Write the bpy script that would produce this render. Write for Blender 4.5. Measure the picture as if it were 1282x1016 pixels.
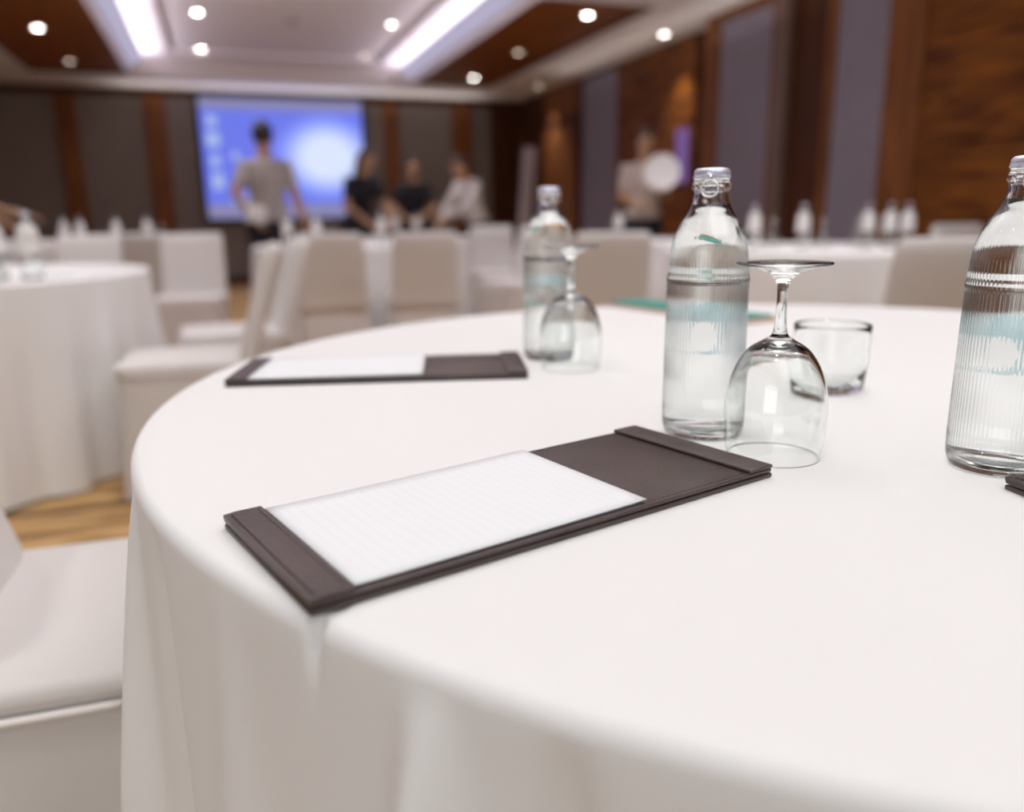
import bpy, bmesh, math, random
from math import sin, cos, pi, radians, atan2, hypot, sqrt
from mathutils import Vector, Matrix

for o in list(bpy.data.objects):
    bpy.data.objects.remove(o, do_unlink=True)
SC = bpy.context.scene
COL = SC.collection

# ------------------------------------------------------------------ camera
EYE = Vector((0.0, 0.0, 0.944))
PITCH, YAW, ROLL = math.atan(0.238), math.atan(368 / sqrt(1000 ** 2 + 238 ** 2)), 0.014
fw = Vector((sin(YAW) * cos(PITCH), cos(YAW) * cos(PITCH), -sin(PITCH)))
r0 = Vector((cos(YAW), -sin(YAW), 0)); u0 = r0.cross(fw)
rt = r0 * cos(ROLL) - u0 * sin(ROLL); up = r0 * sin(ROLL) + u0 * cos(ROLL)
cam_d = bpy.data.cameras.new('camera')
cam = bpy.data.objects.new('camera', cam_d); COL.objects.link(cam)
m = Matrix((rt, up, -fw)).transposed().to_4x4(); m.translation = EYE
cam.matrix_world = m
cam_d.sensor_width = 36.0; cam_d.sensor_fit = 'HORIZONTAL'
cam_d.lens = 36.0 * 1000 / 1282
cam_d.clip_start = 0.02; cam_d.clip_end = 60
cam_d.dof.use_dof = True
cam_d.dof.focus_distance = 0.575
cam_d.dof.aperture_fstop = 2.65
SC.camera = cam

# ------------------------------------------------------------------ world, exposure
w = bpy.data.worlds.new('world'); SC.world = w; w.use_nodes = True
w.node_tree.nodes['Background'].inputs[0].default_value = (1.0, 0.985, 0.98, 1)
w.node_tree.nodes['Background'].inputs[1].default_value = 0.27
SC.view_settings.view_transform = 'Standard'
SC.view_settings.look = 'None'
SC.view_settings.gamma = 1.0
SC.view_settings.exposure = -0.06
SC.view_settings.use_curve_mapping = False

# ------------------------------------------------------------------ ceiling lamps (light only; fittings are built further down)
LAMP_W = 60.0
Z_SOFFIT, Z_TRAY = 2.70, 2.90
# x, y, z, brightness
LAMPS_SEEN = [(-1.409, 9.16, Z_SOFFIT, 1.0), (-1.398, 10.88, Z_SOFFIT, 0.25),
              (0.019, 9.13, Z_TRAY, 1.0), (0.020, 10.95, Z_TRAY, 1.0),
              (1.955, 9.10, Z_TRAY, 0.7), (1.965, 10.86, Z_TRAY, 0.22),
              (3.387, 10.78, Z_SOFFIT, 1.0), (3.368, 9.03, Z_SOFFIT, 0.25), (3.38, 7.24, Z_SOFFIT, 1.0),
              (4.42, 11.06, Z_SOFFIT, 0.4), (4.407, 7.62, Z_SOFFIT, 0.9)]
LAMPS_OVERHEAD = [(-1.38, y, Z_SOFFIT, 1.0) for y in (0.5, 2.2, 3.9, 5.6, 7.3)] + \
                 [(0.019, y, Z_TRAY, 1.0) for y in (3.65, 5.4, 7.15)] + \
                 [(1.91, y, Z_TRAY, 1.0) for y in (3.65, 5.4, 7.15)] + \
                 [(x, y, Z_TRAY, 0.3) for x in (0.019, 1.91) for y in (-1.5, 0.2, 1.9)] + \
                 [(3.32, y, Z_SOFFIT, 1.0) for y in (0.3, 2.0, 3.7, 5.4)]
for (x, y, z, b) in LAMPS_SEEN + LAMPS_OVERHEAD:
    l = bpy.data.lights.new('downlight_beam', 'SPOT')
    l.energy = LAMP_W * (0.8 if b == 0.4 else b if b > 0.6 else b if b == 0.3 else b * 0.5); l.color = (1.0, 0.975, 0.965)
    l.spot_size = radians(86); l.spot_blend = 0.85; l.shadow_soft_size = 0.13 if b == 0.3 else 0.05
    lo = bpy.data.objects.new('downlight_beam', l); COL.objects.link(lo)
    lo.location = (x, y, z - 0.08)

# added broad fill light over the foreground table, standing for indirect ceiling light
pl_d = bpy.data.lights.new('overhead_fill', 'AREA'); pl_d.shape = 'RECTANGLE'; pl_d.size = 2.6; pl_d.size_y = 5.0
pl_d.energy = 62.0; pl_d.color = (0.985, 0.985, 0.99)
pl_o = bpy.data.objects.new('overhead_fill', pl_d); COL.objects.link(pl_o); pl_o.location = (0.92, 0.4, 2.86)

# added soft fill behind and left of the viewer; daylight assumed, no window built
wd = bpy.data.lights.new('assumed_daylight_fill', 'AREA'); wd.shape = 'RECTANGLE'; wd.size = 1.6; wd.size_y = 1.6
wd.energy = 21.0; wd.color = (0.93, 0.97, 1.0)
wo = bpy.data.objects.new('assumed_daylight_fill', wd); COL.objects.link(wo); wo.location = (-2.0, -1.5, 1.3)
wo.rotation_euler = (Vector((0.3, 0.35, 0.4)) - wo.location).to_track_quat('-Z', 'Y').to_euler()
# added floating fill lights by the right and back walls, brightening the soffit
for (lx, ly, ln, rz, en) in ((4.25, 6.0, 8.0, 0, 3.6), (1.4, 12.2, 5.0, 90, 7.0)):
    ld = bpy.data.lights.new('soffit_fill', 'AREA'); ld.shape = 'RECTANGLE'; ld.size = 0.10; ld.size_y = ln
    ld.energy = en; ld.color = (1.0, 0.95, 0.92)
    lo = bpy.data.objects.new('soffit_fill', ld); COL.objects.link(lo)
    lo.location = (lx, ly, 2.42); lo.rotation_euler = (radians(180), 0, radians(rz))
# cove lamps lying on the tray's rim, shining up and inwards
for sx, ang in ((-0.80, -25), (2.65, 25)):
    ld = bpy.data.lights.new('cove_lamp', 'AREA'); ld.shape = 'RECTANGLE'; ld.size = 0.06; ld.size_y = 10.0
    ld.energy = 40.0; ld.color = (0.90, 0.84, 1.0)
    lo = bpy.data.objects.new('cove_lamp', ld); COL.objects.link(lo)
    lo.location = (sx + (0.16 if sx < 0 else -0.16), 6.2, 2.72); lo.rotation_euler = (0, radians(180 - ang), 0)

# ------------------------------------------------------------------ materials
def nt(name):
    mt = bpy.data.materials.new(name); mt.use_nodes = True
    t = mt.node_tree; return mt, t, t.nodes['Principled BSDF']
def pr(name, col, rough=0.6, metal=0.0, spec=None, bump=None, var=None, emit=None, sheen=0.0):
    """principled; bump=(scale,strength); var=(scale,amount) small procedural tone variation"""
    mt, t, b = nt(name)
    b.inputs['Base Color'].default_value = (*col, 1); b.inputs['Roughness'].default_value = rough
    b.inputs['Metallic'].default_value = metal
    if spec is not None: b.inputs['Specular IOR Level'].default_value = spec
    if sheen: b.inputs['Sheen Weight'].default_value = sheen
    tc = t.nodes.new('ShaderNodeTexCoord')
    if var:
        n = t.nodes.new('ShaderNodeTexNoise'); n.inputs['Scale'].default_value = var[0]; n.inputs['Detail'].default_value = 4
        t.links.new(tc.outputs['Object'], n.inputs['Vector'])
        r = t.nodes.new('ShaderNodeValToRGB')
        r.color_ramp.elements[0].position = 0.3; r.color_ramp.elements[1].position = 0.7
        r.color_ramp.elements[0].color = (*[c * (1 - var[1]) for c in col], 1)
        r.color_ramp.elements[1].color = (*[min(1, c * (1 + var[1])) for c in col], 1)
        t.links.new(n.outputs['Fac'], r.inputs['Fac']); t.links.new(r.outputs['Color'], b.inputs['Base Color'])
    if bump:
        n2 = t.nodes.new('ShaderNodeTexNoise'); n2.inputs['Scale'].default_value = bump[0]; n2.inputs['Detail'].default_value = 5
        t.links.new(tc.outputs['Object'], n2.inputs['Vector'])
        bp = t.nodes.new('ShaderNodeBump'); bp.inputs['Strength'].default_value = bump[1]; bp.inputs['Distance'].default_value = 0.002
        t.links.new(n2.outputs['Fac'], bp.inputs['Height']); t.links.new(bp.outputs['Normal'], b.inputs['Normal'])
    if emit:
        b.inputs['Emission Color'].default_value = (*emit[0], 1); b.inputs['Emission Strength'].default_value = emit[1]
    return mt
def glass(name, ior, col=(1, 1, 1), rough=0.0):
    mt, t, b = nt(name); t.nodes.remove(b)
    g = t.nodes.new('ShaderNodeBsdfGlass'); g.inputs['IOR'].default_value = ior
    g.inputs['Color'].default_value = (*col, 1); g.inputs['Roughness'].default_value = rough
    t.links.new(g.outputs[0], t.nodes['Material Output'].inputs['Surface'])
    return mt
def wood(name, dark, light, scale, axis_stretch, rough=0.5):
    mt, t, b = nt(name); b.inputs['Specular IOR Level'].default_value = 0.2
    tc = t.nodes.new('ShaderNodeTexCoord'); mp = t.nodes.new('ShaderNodeMapping')
    mp.inputs['Scale'].default_value = axis_stretch
    t.links.new(tc.outputs['Object'], mp.inputs['Vector'])
    n = t.nodes.new('ShaderNodeTexNoise'); n.inputs['Scale'].default_value = scale; n.inputs['Detail'].default_value = 6
    n.inputs['Distortion'].default_value = 0.6
    t.links.new(mp.outputs[0], n.inputs['Vector'])
    r = t.nodes.new('ShaderNodeValToRGB')
    r.color_ramp.elements[0].position = 0.32; r.color_ramp.elements[1].position = 0.68
    r.color_ramp.elements[0].color = (*dark, 1); r.color_ramp.elements[1].color = (*light, 1)
    t.links.new(n.outputs['Fac'], r.inputs['Fac']); t.links.new(r.outputs['Color'], b.inputs['Base Color'])
    b.inputs['Roughness'].default_value = rough
    return mt
M = {}
M['cloth'] = pr('tablecloth_cotton', (0.83, 0.84, 0.845), 0.85, bump=(900, 0.10), sheen=0.1)
M['chair'] = pr('chair_cover_fabric', (0.66, 0.64, 0.625), 0.85, bump=(700, 0.12), sheen=0.1)
M['piping'] = pr('chair_piping', (0.86, 0.83, 0.80), 0.8)
M['leather'] = pr('brown_leather', (0.072, 0.052, 0.047), 0.36, bump=(420, 0.35), var=(14, 0.25))
M['leather_edge'] = pr('dark_leather_edge', (0.018, 0.013, 0.014), 0.5, bump=(300, 0.2))
M['thread'] = pr('dark_thread', (0.030, 0.020, 0.018), 0.8)
M['glass'] = glass('clear_glass', 1.5, (0.99, 1.0, 0.995))
M['water'] = glass('still_water', 1.33)
M['cap'] = pr('crown_cap_metal', (0.70, 0.70, 0.86), 0.35, 0.6)
M['ring'] = pr('pull_ring_metal', (0.75, 0.75, 0.76), 0.25, 0.9)
M['label_blue'] = pr('label_pale_blue', (0.50, 0.70, 0.78), 0.5)
M['label_white'] = pr('label_white', (0.90, 0.92, 0.93), 0.5)
M['label_ink'] = pr('label_ink', (0.36, 0.55, 0.68), 0.5)
M['teal'] = pr('teal_cover', (0.05, 0.36, 0.30), 0.4)
M['tan'] = pr('tan_card', (0.62, 0.42, 0.33), 0.6)
M['ceiling'] = pr('ceiling_paint', (0.88, 0.84, 0.82), 0.9, bump=(80, 0.05))
M['cove'] = pr('cove_paint', (0.86, 0.80, 0.79), 0.9)
M['wood_ceiling'] = wood('ceiling_walnut', (0.17, 0.050, 0.010), (0.30, 0.095, 0.018), 3.0, (6, 0.6, 6))
M['wood_v'] = wood('pilaster_walnut', (0.13, 0.042, 0.011), (0.29, 0.105, 0.032), 3.0, (9, 9, 0.5))
M['wood_dark'] = wood('dark_walnut', (0.050, 0.016, 0.007), (0.10, 0.033, 0.012), 3.0, (9, 9, 0.5))
M['wood_h'] = wood('panel_walnut', (0.075, 0.019, 0.003), (0.25, 0.080, 0.009), 2.2, (1.2, 1.2, 7))
M['fabric_wall'] = pr('grey_wall_fabric', (0.24, 0.20, 0.18), 0.95, bump=(400, 0.2), var=(30, 0.1))
M['fabric_blue'] = pr('blue_grey_wall_fabric', (0.26, 0.23, 0.28), 0.95, bump=(400, 0.2), var=(30, 0.1))
M['black'] = pr('black_plastic', (0.012, 0.012, 0.016), 0.5)
M['white_metal'] = pr('white_lamp_ring', (0.8, 0.78, 0.76), 0.4)
M['skin'] = pr('skin_tan', (0.50, 0.29, 0.17), 0.5)
M['hair'] = pr('black_hair', (0.014, 0.011, 0.010), 0.5, bump=(200, 0.5))
M['hair_brown'] = pr('brown_hair', (0.06, 0.035, 0.028), 0.5, bump=(200, 0.5))
M['shirt_white'] = pr('white_shirt', (0.80, 0.78, 0.75), 0.85, bump=(60, 0.2))
M['shirt_beige'] = pr('beige_shirt', (0.60, 0.52, 0.46), 0.85, bump=(60, 0.2))
M['shirt_grey'] = pr('grey_shirt', (0.40, 0.36, 0.34), 0.85, bump=(60, 0.2))
M['shirt_black'] = pr('black_shirt', (0.014, 0.014, 0.020), 0.8, bump=(60, 0.2))
M['trousers'] = pr('dark_trousers', (0.016, 0.016, 0.026), 0.8)
M['shoe'] = pr('black_shoe', (0.012, 0.012, 0.012), 0.35)
M['eye'] = pr('eye_dark', (0.03, 0.02, 0.02), 0.2)
M['board'] = pr('pale_board', (0.42, 0.36, 0.36), 0.7)
M['plate'] = pr('white_china', (0.86, 0.85, 0.84), 0.25)
M['box'] = pr('white_card_box', (0.82, 0.80, 0.78), 0.7)

def label_or_bright_wrap(name, col, clear):
    mt, t, b = nt(name); b.inputs['Base Color'].default_value = (*col, 1); b.inputs['Roughness'].default_value = 0.6
    tr = t.nodes.new('ShaderNodeBsdfTranslucent'); tr.inputs[0].default_value = (*col, 1)
    mx = t.nodes.new('ShaderNodeMixShader'); mx.inputs[0].default_value = 0.6
    t.links.new(b.outputs[0], mx.inputs[1]); t.links.new(tr.outputs[0], mx.inputs[2])
    cl = t.nodes.new('ShaderNodeBsdfTransparent'); cl.inputs[0].default_value = (*col, 1)       # printed film, half clear
    m2 = t.nodes.new('ShaderNodeMixShader'); m2.inputs[0].default_value = clear
    t.links.new(mx.outputs[0], m2.inputs[1]); t.links.new(cl.outputs[0], m2.inputs[2])
    t.links.new(m2.outputs[0], t.nodes['Material Output'].inputs['Surface']); return mt
M['label_film_blue'] = label_or_bright_wrap('label_film_pale_blue', (0.84, 0.95, 0.98), 0.55)
M['label_film_white'] = label_or_bright_wrap('label_film_white', (0.99, 0.99, 0.99), 0.0)
def emission(name, col, s):
    mt, t, b = nt(name); t.nodes.remove(b)
    e = t.nodes.new('ShaderNodeEmission'); e.inputs[0].default_value = (*col, 1); e.inputs[1].default_value = s
    t.links.new(e.outputs[0], t.nodes['Material Output'].inputs['Surface']); return mt
M['led'] = emission('violet_white_led', (0.80, 0.74, 1.0), 0.60)
M['icon'] = emission('screen_icon', (0.45, 0.55, 0.95), 0.9)
M['taskbar'] = emission('screen_bar', (0.30, 0.29, 0.52), 0.9)
M['purple'] = emission('purple_reflected_glow', (0.20, 0.11, 0.33), 0.9)  # emission imitating reflected cove light on the timber

def paper_mat():
    """white paper with faint blue-grey ruled lines across the sheet (object x runs along the sheet)"""
    mt, t, b = nt('ruled_paper')
    tc = t.nodes.new('ShaderNodeTexCoord'); sp = t.nodes.new('ShaderNodeSeparateXYZ')
    t.links.new(tc.outputs['Object'], sp.inputs[0])
    def mth(op, a, v=None, clamp=False):
        n = t.nodes.new('ShaderNodeMath'); n.operation = op; n.use_clamp = clamp
        if isinstance(a, (int, float)): n.inputs[0].default_value = a
        else: t.links.new(a, n.inputs[0])
        if v is not None:
            if isinstance(v, (int, float)): n.inputs[1].default_value = v
            else: t.links.new(v, n.inputs[1])
        return n.outputs[0]
    f = mth('FRACT', mth('DIVIDE', sp.outputs['X'], 0.0079))
    line = mth('LESS_THAN', f, 0.06)
    lim = mth('LESS_THAN', mth('ABSOLUTE', sp.outputs['Y']), 0.062)
    lim2 = mth('GREATER_THAN', sp.outputs['X'], -0.100)
    k = mth('MULTIPLY', mth('MULTIPLY', line, lim), lim2)
    mx = t.nodes.new('ShaderNodeMix'); mx.data_type = 'RGBA'
    t.links.new(k, mx.inputs['Factor'])
    mx.inputs['A'].default_value = (0.83, 0.86, 0.89, 1); mx.inputs['B'].default_value = (0.76, 0.785, 0.81, 1)
    t.links.new(mx.outputs['Result'], b.inputs['Base Color']); b.inputs['Roughness'].default_value = 0.7
    return mt
M['paper'] = paper_mat()

def carpet_mat():
    mt, t, b = nt('golden_carpet')
    tc = t.nodes.new('ShaderNodeTexCoord'); mp = t.nodes.new('ShaderNodeMapping')
    mp.inputs['Scale'].default_value = (1.0, 7.0, 1.0); mp.inputs['Rotation'].default_value = (0, 0, radians(-8))
    t.links.new(tc.outputs['Object'], mp.inputs['Vector'])
    n = t.nodes.new('ShaderNodeTexNoise'); n.inputs['Scale'].default_value = 2.0; n.inputs['Detail'].default_value = 5; n.inputs['Distortion'].default_value = 0.5
    t.links.new(mp.outputs[0], n.inputs['Vector'])
    r = t.nodes.new('ShaderNodeValToRGB'); e = r.color_ramp.elements
    e[0].position = 0.34; e[0].color = (0.10, 0.05, 0.02, 1)
    e[1].position = 0.66; e[1].color = (0.62, 0.40, 0.17, 1)
    x = e.new(0.46); x.color = (0.36, 0.21, 0.085, 1)
    t.links.new(n.outputs['Fac'], r.inputs['Fac']); t.links.new(r.outputs['Color'], b.inputs['Base Color'])
    n2 = t.nodes.new('ShaderNodeTexNoise'); n2.inputs['Scale'].default_value = 500
    bp = t.nodes.new('ShaderNodeBump'); bp.inputs['Strength'].default_value = 0.4; bp.inputs['Distance'].default_value = 0.003
    t.links.new(tc.outputs['Object'], n2.inputs['Vector']); t.links.new(n2.outputs['Fac'], bp.inputs['Height']); t.links.new(bp.outputs['Normal'], b.inputs['Normal'])
    b.inputs['Roughness'].default_value = 0.95
    return mt
M['carpet'] = carpet_mat()

def screen_mat():
    """a lit projection: blue desktop with a broad pale glow right of the middle (object x across, z up, metres)"""
    mt, t, b = nt('projected_desktop'); t.nodes.remove(b)
    tc = t.nodes.new('ShaderNodeTexCoord'); mp = t.nodes.new('ShaderNodeMapping')
    mp.vector_type = 'POINT'
    mp.inputs['Location'].default_value = (-0.74, 0, -0.06); mp.inputs['Scale'].default_value = (1.25, 0, 1.55)
    t.links.new(tc.outputs['Object'], mp.inputs['Vector'])
    g = t.nodes.new('ShaderNodeTexGradient'); g.gradient_type = 'SPHERICAL'
    t.links.new(mp.outputs[0], g.inputs[0])
    r = t.nodes.new('ShaderNodeValToRGB'); e = r.color_ramp.elements
    e[0].position = 0.0; e[0].color = (0.16, 0.20, 0.82, 1)
    e[1].position = 0.62; e[1].color = (0.72, 0.80, 1.0, 1)
    x = e.new(0.22); x.color = (0.26, 0.33, 1.0, 1)
    x = e.new(0.42); x.color = (0.50, 0.58, 1.0, 1)
    t.links.new(g.outputs['Fac'], r.inputs['Fac'])
    em = t.nodes.new('ShaderNodeEmission'); em.inputs[1].default_value = 1.05
    t.links.new(r.outputs['Color'], em.inputs[0]); t.links.new(em.outputs[0], t.nodes['Material Output'].inputs['Surface'])
    return mt
M['screen'] = screen_mat()

# ------------------------------------------------------------------ mesh helpers
def obj(name, bm, mat, parent=None, smooth=True):
    me = bpy.data.meshes.new(name); bm.normal_update(); bm.to_mesh(me); bm.free()
    o = bpy.data.objects.new(name, me); COL.objects.link(o)
    for mm in (mat if isinstance(mat, (list, tuple)) else [mat]): me.materials.append(mm)
    if smooth:
        for p in me.polygons: p.use_smooth = True
    if parent: o.parent = parent
    return o
def tag(o, label, cat, group=None):
    o['label'] = label; o['category'] = cat
    if group: o['group'] = group
    return o
def thing(name, label, cat, loc=(0, 0, 0), rz=0.0, group=None):
    o = bpy.data.objects.new(name, None); o.empty_display_size = 0.05; COL.objects.link(o)
    o.location = loc; o.rotation_euler = (0, 0, rz)
    return tag(o, label, cat, group)
def struct(name, bm, mat, smooth=False):
    o = obj(name, bm, mat, None, smooth); o['kind'] = 'structure'; return o
def dup(root, loc, rz, label, group=None):
    r = root.copy(); COL.objects.link(r); r.location = loc; r.rotation_euler = (0, 0, rz); r['label'] = label
    if group: r['group'] = group
    for ch in list(root.children):
        c = ch.copy(); COL.objects.link(c); c.parent = r
        for g in list(ch.children):
            d = g.copy(); COL.objects.link(d); d.parent = c
    return r
def box(bm, x0, x1, y0, y1, z0, z1, bev=0.0, seg=2):
    v = [bm.verts.new(p) for p in ((x0, y0, z0), (x1, y0, z0), (x1, y1, z0), (x0, y1, z0), (x0, y0, z1), (x1, y0, z1), (x1, y1, z1), (x0, y1, z1))]
    fs = [bm.faces.new([v[i] for i in q]) for q in ((3, 2, 1, 0), (4, 5, 6, 7), (0, 1, 5, 4), (1, 2, 6, 5), (2, 3, 7, 6), (3, 0, 4, 7))]
    if bev:
        es = list({e for f in fs for e in f.edges})
        bmesh.ops.bevel(bm, geom=es, offset=bev, segments=seg, profile=0.5, affect='EDGES')
    return bm
def new_box(*a, **k):
    return box(bmesh.new(), *a, **k)
def lathe(bm, prof, seg=64, flute=None):
    """prof [(r,z)...]; r=0 closes on the axis. flute(r,z,theta)->r"""
    rings = []
    for r, z in prof:
        if r < 1e-6: rings.append([bm.verts.new((0, 0, z))])
        else:
            ring = []
            for i in range(seg):
                th = 2 * pi * i / seg
                q = flute(r, z, th) if flute else r
                ring.append(bm.verts.new((q * cos(th), q * sin(th), z)))
            rings.append(ring)
    for a, b in zip(rings, rings[1:]):
        for i in range(seg):
            j = (i + 1) % seg
            if len(a) == 1 and len(b) == 1: continue
            if len(a) == 1: bm.faces.new((a[0], b[j], b[i]))
            elif len(b) == 1: bm.faces.new((a[i], a[j], b[0]))
            else: bm.faces.new((a[i], a[j], b[j], b[i]))
    bmesh.ops.recalc_face_normals(bm, faces=bm.faces)
    return bm
def smooth_prof(pts, n=6):
    """Catmull-Rom through profile points"""
    out = []
    for i in range(len(pts) - 1):
        p0 = pts[max(i - 1, 0)]; p1 = pts[i]; p2 = pts[i + 1]; p3 = pts[min(i + 2, len(pts) - 1)]
        for k in range(n):
            t = k / n
            out.append(tuple(0.5 * ((2 * p1[c]) + (-p0[c] + p2[c]) * t + (2 * p0[c] - 5 * p1[c] + 4 * p2[c] - p3[c]) * t * t + (-p0[c] + 3 * p1[c] - 3 * p2[c] + p3[c]) * t ** 3) for c in (0, 1)))
    out.append(pts[-1]); return out
def torus(bm, R, r, mat=Matrix(), seg=32, sub=10):
    g = []
    for i in range(seg):
        a = 2 * pi * i / seg; row = []
        for j in range(sub):
            b = 2 * pi * j / sub
            row.append(bm.verts.new(mat @ Vector(((R + r * cos(b)) * cos(a), (R + r * cos(b)) * sin(a), r * sin(b)))))
        g.append(row)
    for i in range(seg):
        for j in range(sub):
            bm.faces.new((g[i][j], g[(i + 1) % seg][j], g[(i + 1) % seg][(j + 1) % sub], g[i][(j + 1) % sub]))
    return bm
def tube(bm, pts, r, seg=8):
    pts = [Vector(p) for p in pts]; rows = []
    for i, p in enumerate(pts):
        d = (pts[min(i + 1, len(pts) - 1)] - pts[max(i - 1, 0)]).normalized()
        a = d.cross(Vector((0, 0, 1)))
        if a.length < 1e-3: a = d.cross(Vector((0, 1, 0)))
        a.normalize(); b = d.cross(a)
        rr = r[i] if isinstance(r, (list, tuple)) else r
        rows.append([bm.verts.new(p + (a * cos(2 * pi * k / seg) + b * sin(2 * pi * k / seg)) * rr) for k in range(seg)])
    for a, b in zip(rows, rows[1:]):
        for k in range(seg):
            bm.faces.new((a[k], a[(k + 1) % seg], b[(k + 1) % seg], b[k]))
    bm.faces.new(rows[0][::-1]); bm.faces.new(rows[-1])
    bmesh.ops.recalc_face_normals(bm, faces=bm.faces)
    return bm

# ------------------------------------------------------------------ room shell
XL, XR, XRN, YB, YF = -5.2, 4.70, 4.50, 12.65, -2.6
Y_STEP = 6.95
struct('floor', new_box(XL - .1, XR + .1, YF, YB + .1, -0.08, 0.0), M['carpet'])
# ceiling: soffit ring with two timber coffers and one raised tray
bm = bmesh.new()
TX0, TX1, TY1 = -0.85, 2.70, 11.55       # tray
for (x0, x1, y0, y1) in ((XL, -1.92, YF, YB), (-1.92, -0.85, 11.5, YB), (2.70, 3.79, 11.3, YB), (3.79, XR + .05, YF, YB), (TX0, TX1, TY1, YB), (-1.92, -0.85, 6.3, 6.7), (2.70, 3.79, 6.3, 6.72)):
    box(bm, x0, x1, y0, y1, Z_SOFFIT, Z_SOFFIT + 0.5)
struct('ceiling', bm, M['ceiling'])
for k, (x0, x1, y0, y1) in enumerate(((-1.92, -0.85, 6.7, 11.5), (2.70, 3.79, 6.72, 11.3), (-1.92, -0.85, YF, 6.3), (2.70, 3.79, YF, 6.3))):
    struct('ceiling_timber_panel', new_box(x0, x1, y0, y1, Z_SOFFIT + 0.03, Z_SOFFIT + 0.10), M['wood_ceiling'])
    f = bmesh.new()
    for (a0, a1, b0, b1) in ((x0, x0 + .02, y0, y1), (x1 - .02, x1, y0, y1), (x0 + .02, x1 - .02, y0, y0 + .02), (x0 + .02, x1 - .02, y1 - .02, y1)):
        box(f, a0, a1, b0, b1, Z_SOFFIT, Z_SOFFIT + 0.03)
    struct('trim_%d' % (k + 1), f, M['wood_dark'])
# tray: sloping cove sides, ledge, and a shallow inner recess
def quad_strip(bm, a, b):
    v = [bm.verts.new(p) for p in (a[0], a[1], b[1], b[0])]; bm.faces.new(v)
bm = bmesh.new()
sl = 0.20
def ringpts(off, z): return [(TX0 + off, YF, z), (TX0 + off, TY1 - off, z), (TX1 - off, TY1 - off, z), (TX1 - off, YF, z)]
levels = [ringpts(0, Z_SOFFIT), ringpts(0.03, Z_SOFFIT + 0.06), ringpts(0.10, Z_SOFFIT + 0.14), ringpts(sl, Z_TRAY), ringpts(0.50, Z_TRAY), ringpts(0.50, Z_TRAY + 0.05)]
for A, B in zip(levels, levels[1:]):
    for i in range(3): quad_strip(bm, (A[i], A[i + 1]), (B[i], B[i + 1]))
L = levels[-1]
bm.faces.new([bm.verts.new(p) for p in L])
bmesh.ops.remove_doubles(bm, verts=bm.verts, dist=1e-5)
struct('ceiling_tray', bm, M['cove'])
for nm, lab, b in (('cove_light_strip', 'violet-white cove light strip along the left side of the raised ceiling', (TX0 + .05, TX0 + .19, 1.0, TY1 - .22)),
                   ('cove_light_strip', 'violet-white cove light strip along the right side of the raised ceiling', (TX1 - .19, TX1 - .05, 1.0, TY1 - .22))):
    lo_, hi_ = (b[0], b[1]) if b[0] < 0 else (b[1], b[0])       # sloping diffuser: low by the soffit edge, high by the tray
    bm = bmesh.new(); vv = []
    for yy in (b[2], b[3]):
        sgn = 1 if b[0] < 0 else -1
        vv.append([bm.verts.new(p) for p in ((lo_, yy, Z_SOFFIT + .075), (hi_, yy, Z_TRAY - .01), (hi_ + sgn * .012, yy, Z_TRAY - .022), (lo_ + sgn * .012, yy, Z_SOFFIT + .063))])
    for q in range(4): bm.faces.new((vv[0][q], vv[0][(q + 1) % 4], vv[1][(q + 1) % 4], vv[1][q]))
    bm.faces.new(vv[0][::-1]); bm.faces.new(vv[1]); bmesh.ops.recalc_face_normals(bm, faces=bm.faces)
    tag(obj(nm, bm, M['led'], None, False), lab, 'cove light', 'cove light strips in the ceiling')

# back wall: grey fabric bays between timber pilasters
struct('wall_back', new_box(XL, XR + .1, YB, YB + .1, 0, Z_SOFFIT + .4), M['fabric_wall'])
bm = bmesh.new()
for (x0, x1) in ((-3.35, -3.1), (-1.88, -1.62), (-0.80, -0.52), (2.52, 2.74), (3.60, 3.90)):
    box(bm, x0, x1, YB - .06, YB, 0, Z_SOFFIT, 0.008, 1)
struct('trim_5', bm, M['wood_v'])
struct('trim_6', new_box(4.22, XR, YB - .05, YB, 0, Z_SOFFIT), M['wood_dark'])
struct('baseboard_back', new_box(XL, 4.2, YB - .075, YB - .001, 0, 0.12), M['wood_dark'])
struct('trim_7', new_box(XL, XR, YB - .08, YB - .001, Z_SOFFIT - .10, Z_SOFFIT), M['wood_dark'])
# right wall, far stretch
struct('wall_right', new_box(XR, XR + .1, Y_STEP, YB, 0, Z_SOFFIT + .4), M['wood_dark'])
struct('trim_8', new_box(XR - .03, XR, 9.13, 10.12, 0, Z_SOFFIT - 0.06), M['fabric_blue'])
struct('trim_9', new_box(XR - .04, XR, 7.42, 9.13, 0, Z_SOFFIT - 0.02), M['wood_h'])
bm = bmesh.new(); box(bm, XR - .06, XR, 10.2, 10.30, 0, 2.25); box(bm, XR - .06, XR, 11.45, 11.55, 0, 2.25); box(bm, XR - .06, XR, 10.30, 11.45, 2.15, 2.25)
struct('trim_10', bm, M['wood_dark'])
d1 = struct('door_1', new_box(XR - .05, XR - .005, 10.30, 11.45, 0.01, 2.15), M['wood_v'])
obj('door_handle', tube(bmesh.new(), [(XR - .05, 10.42, 1.0), (XR - .10, 10.42, 1.0), (XR - .10, 10.42, 1.15), (XR - .05, 10.42, 1.15)], 0.01), M['ring'], d1)
struct('trim_11', new_box(XR - .04, XR, 10.30, 11.45, 2.25, Z_SOFFIT), M['wood_v'])
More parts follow.
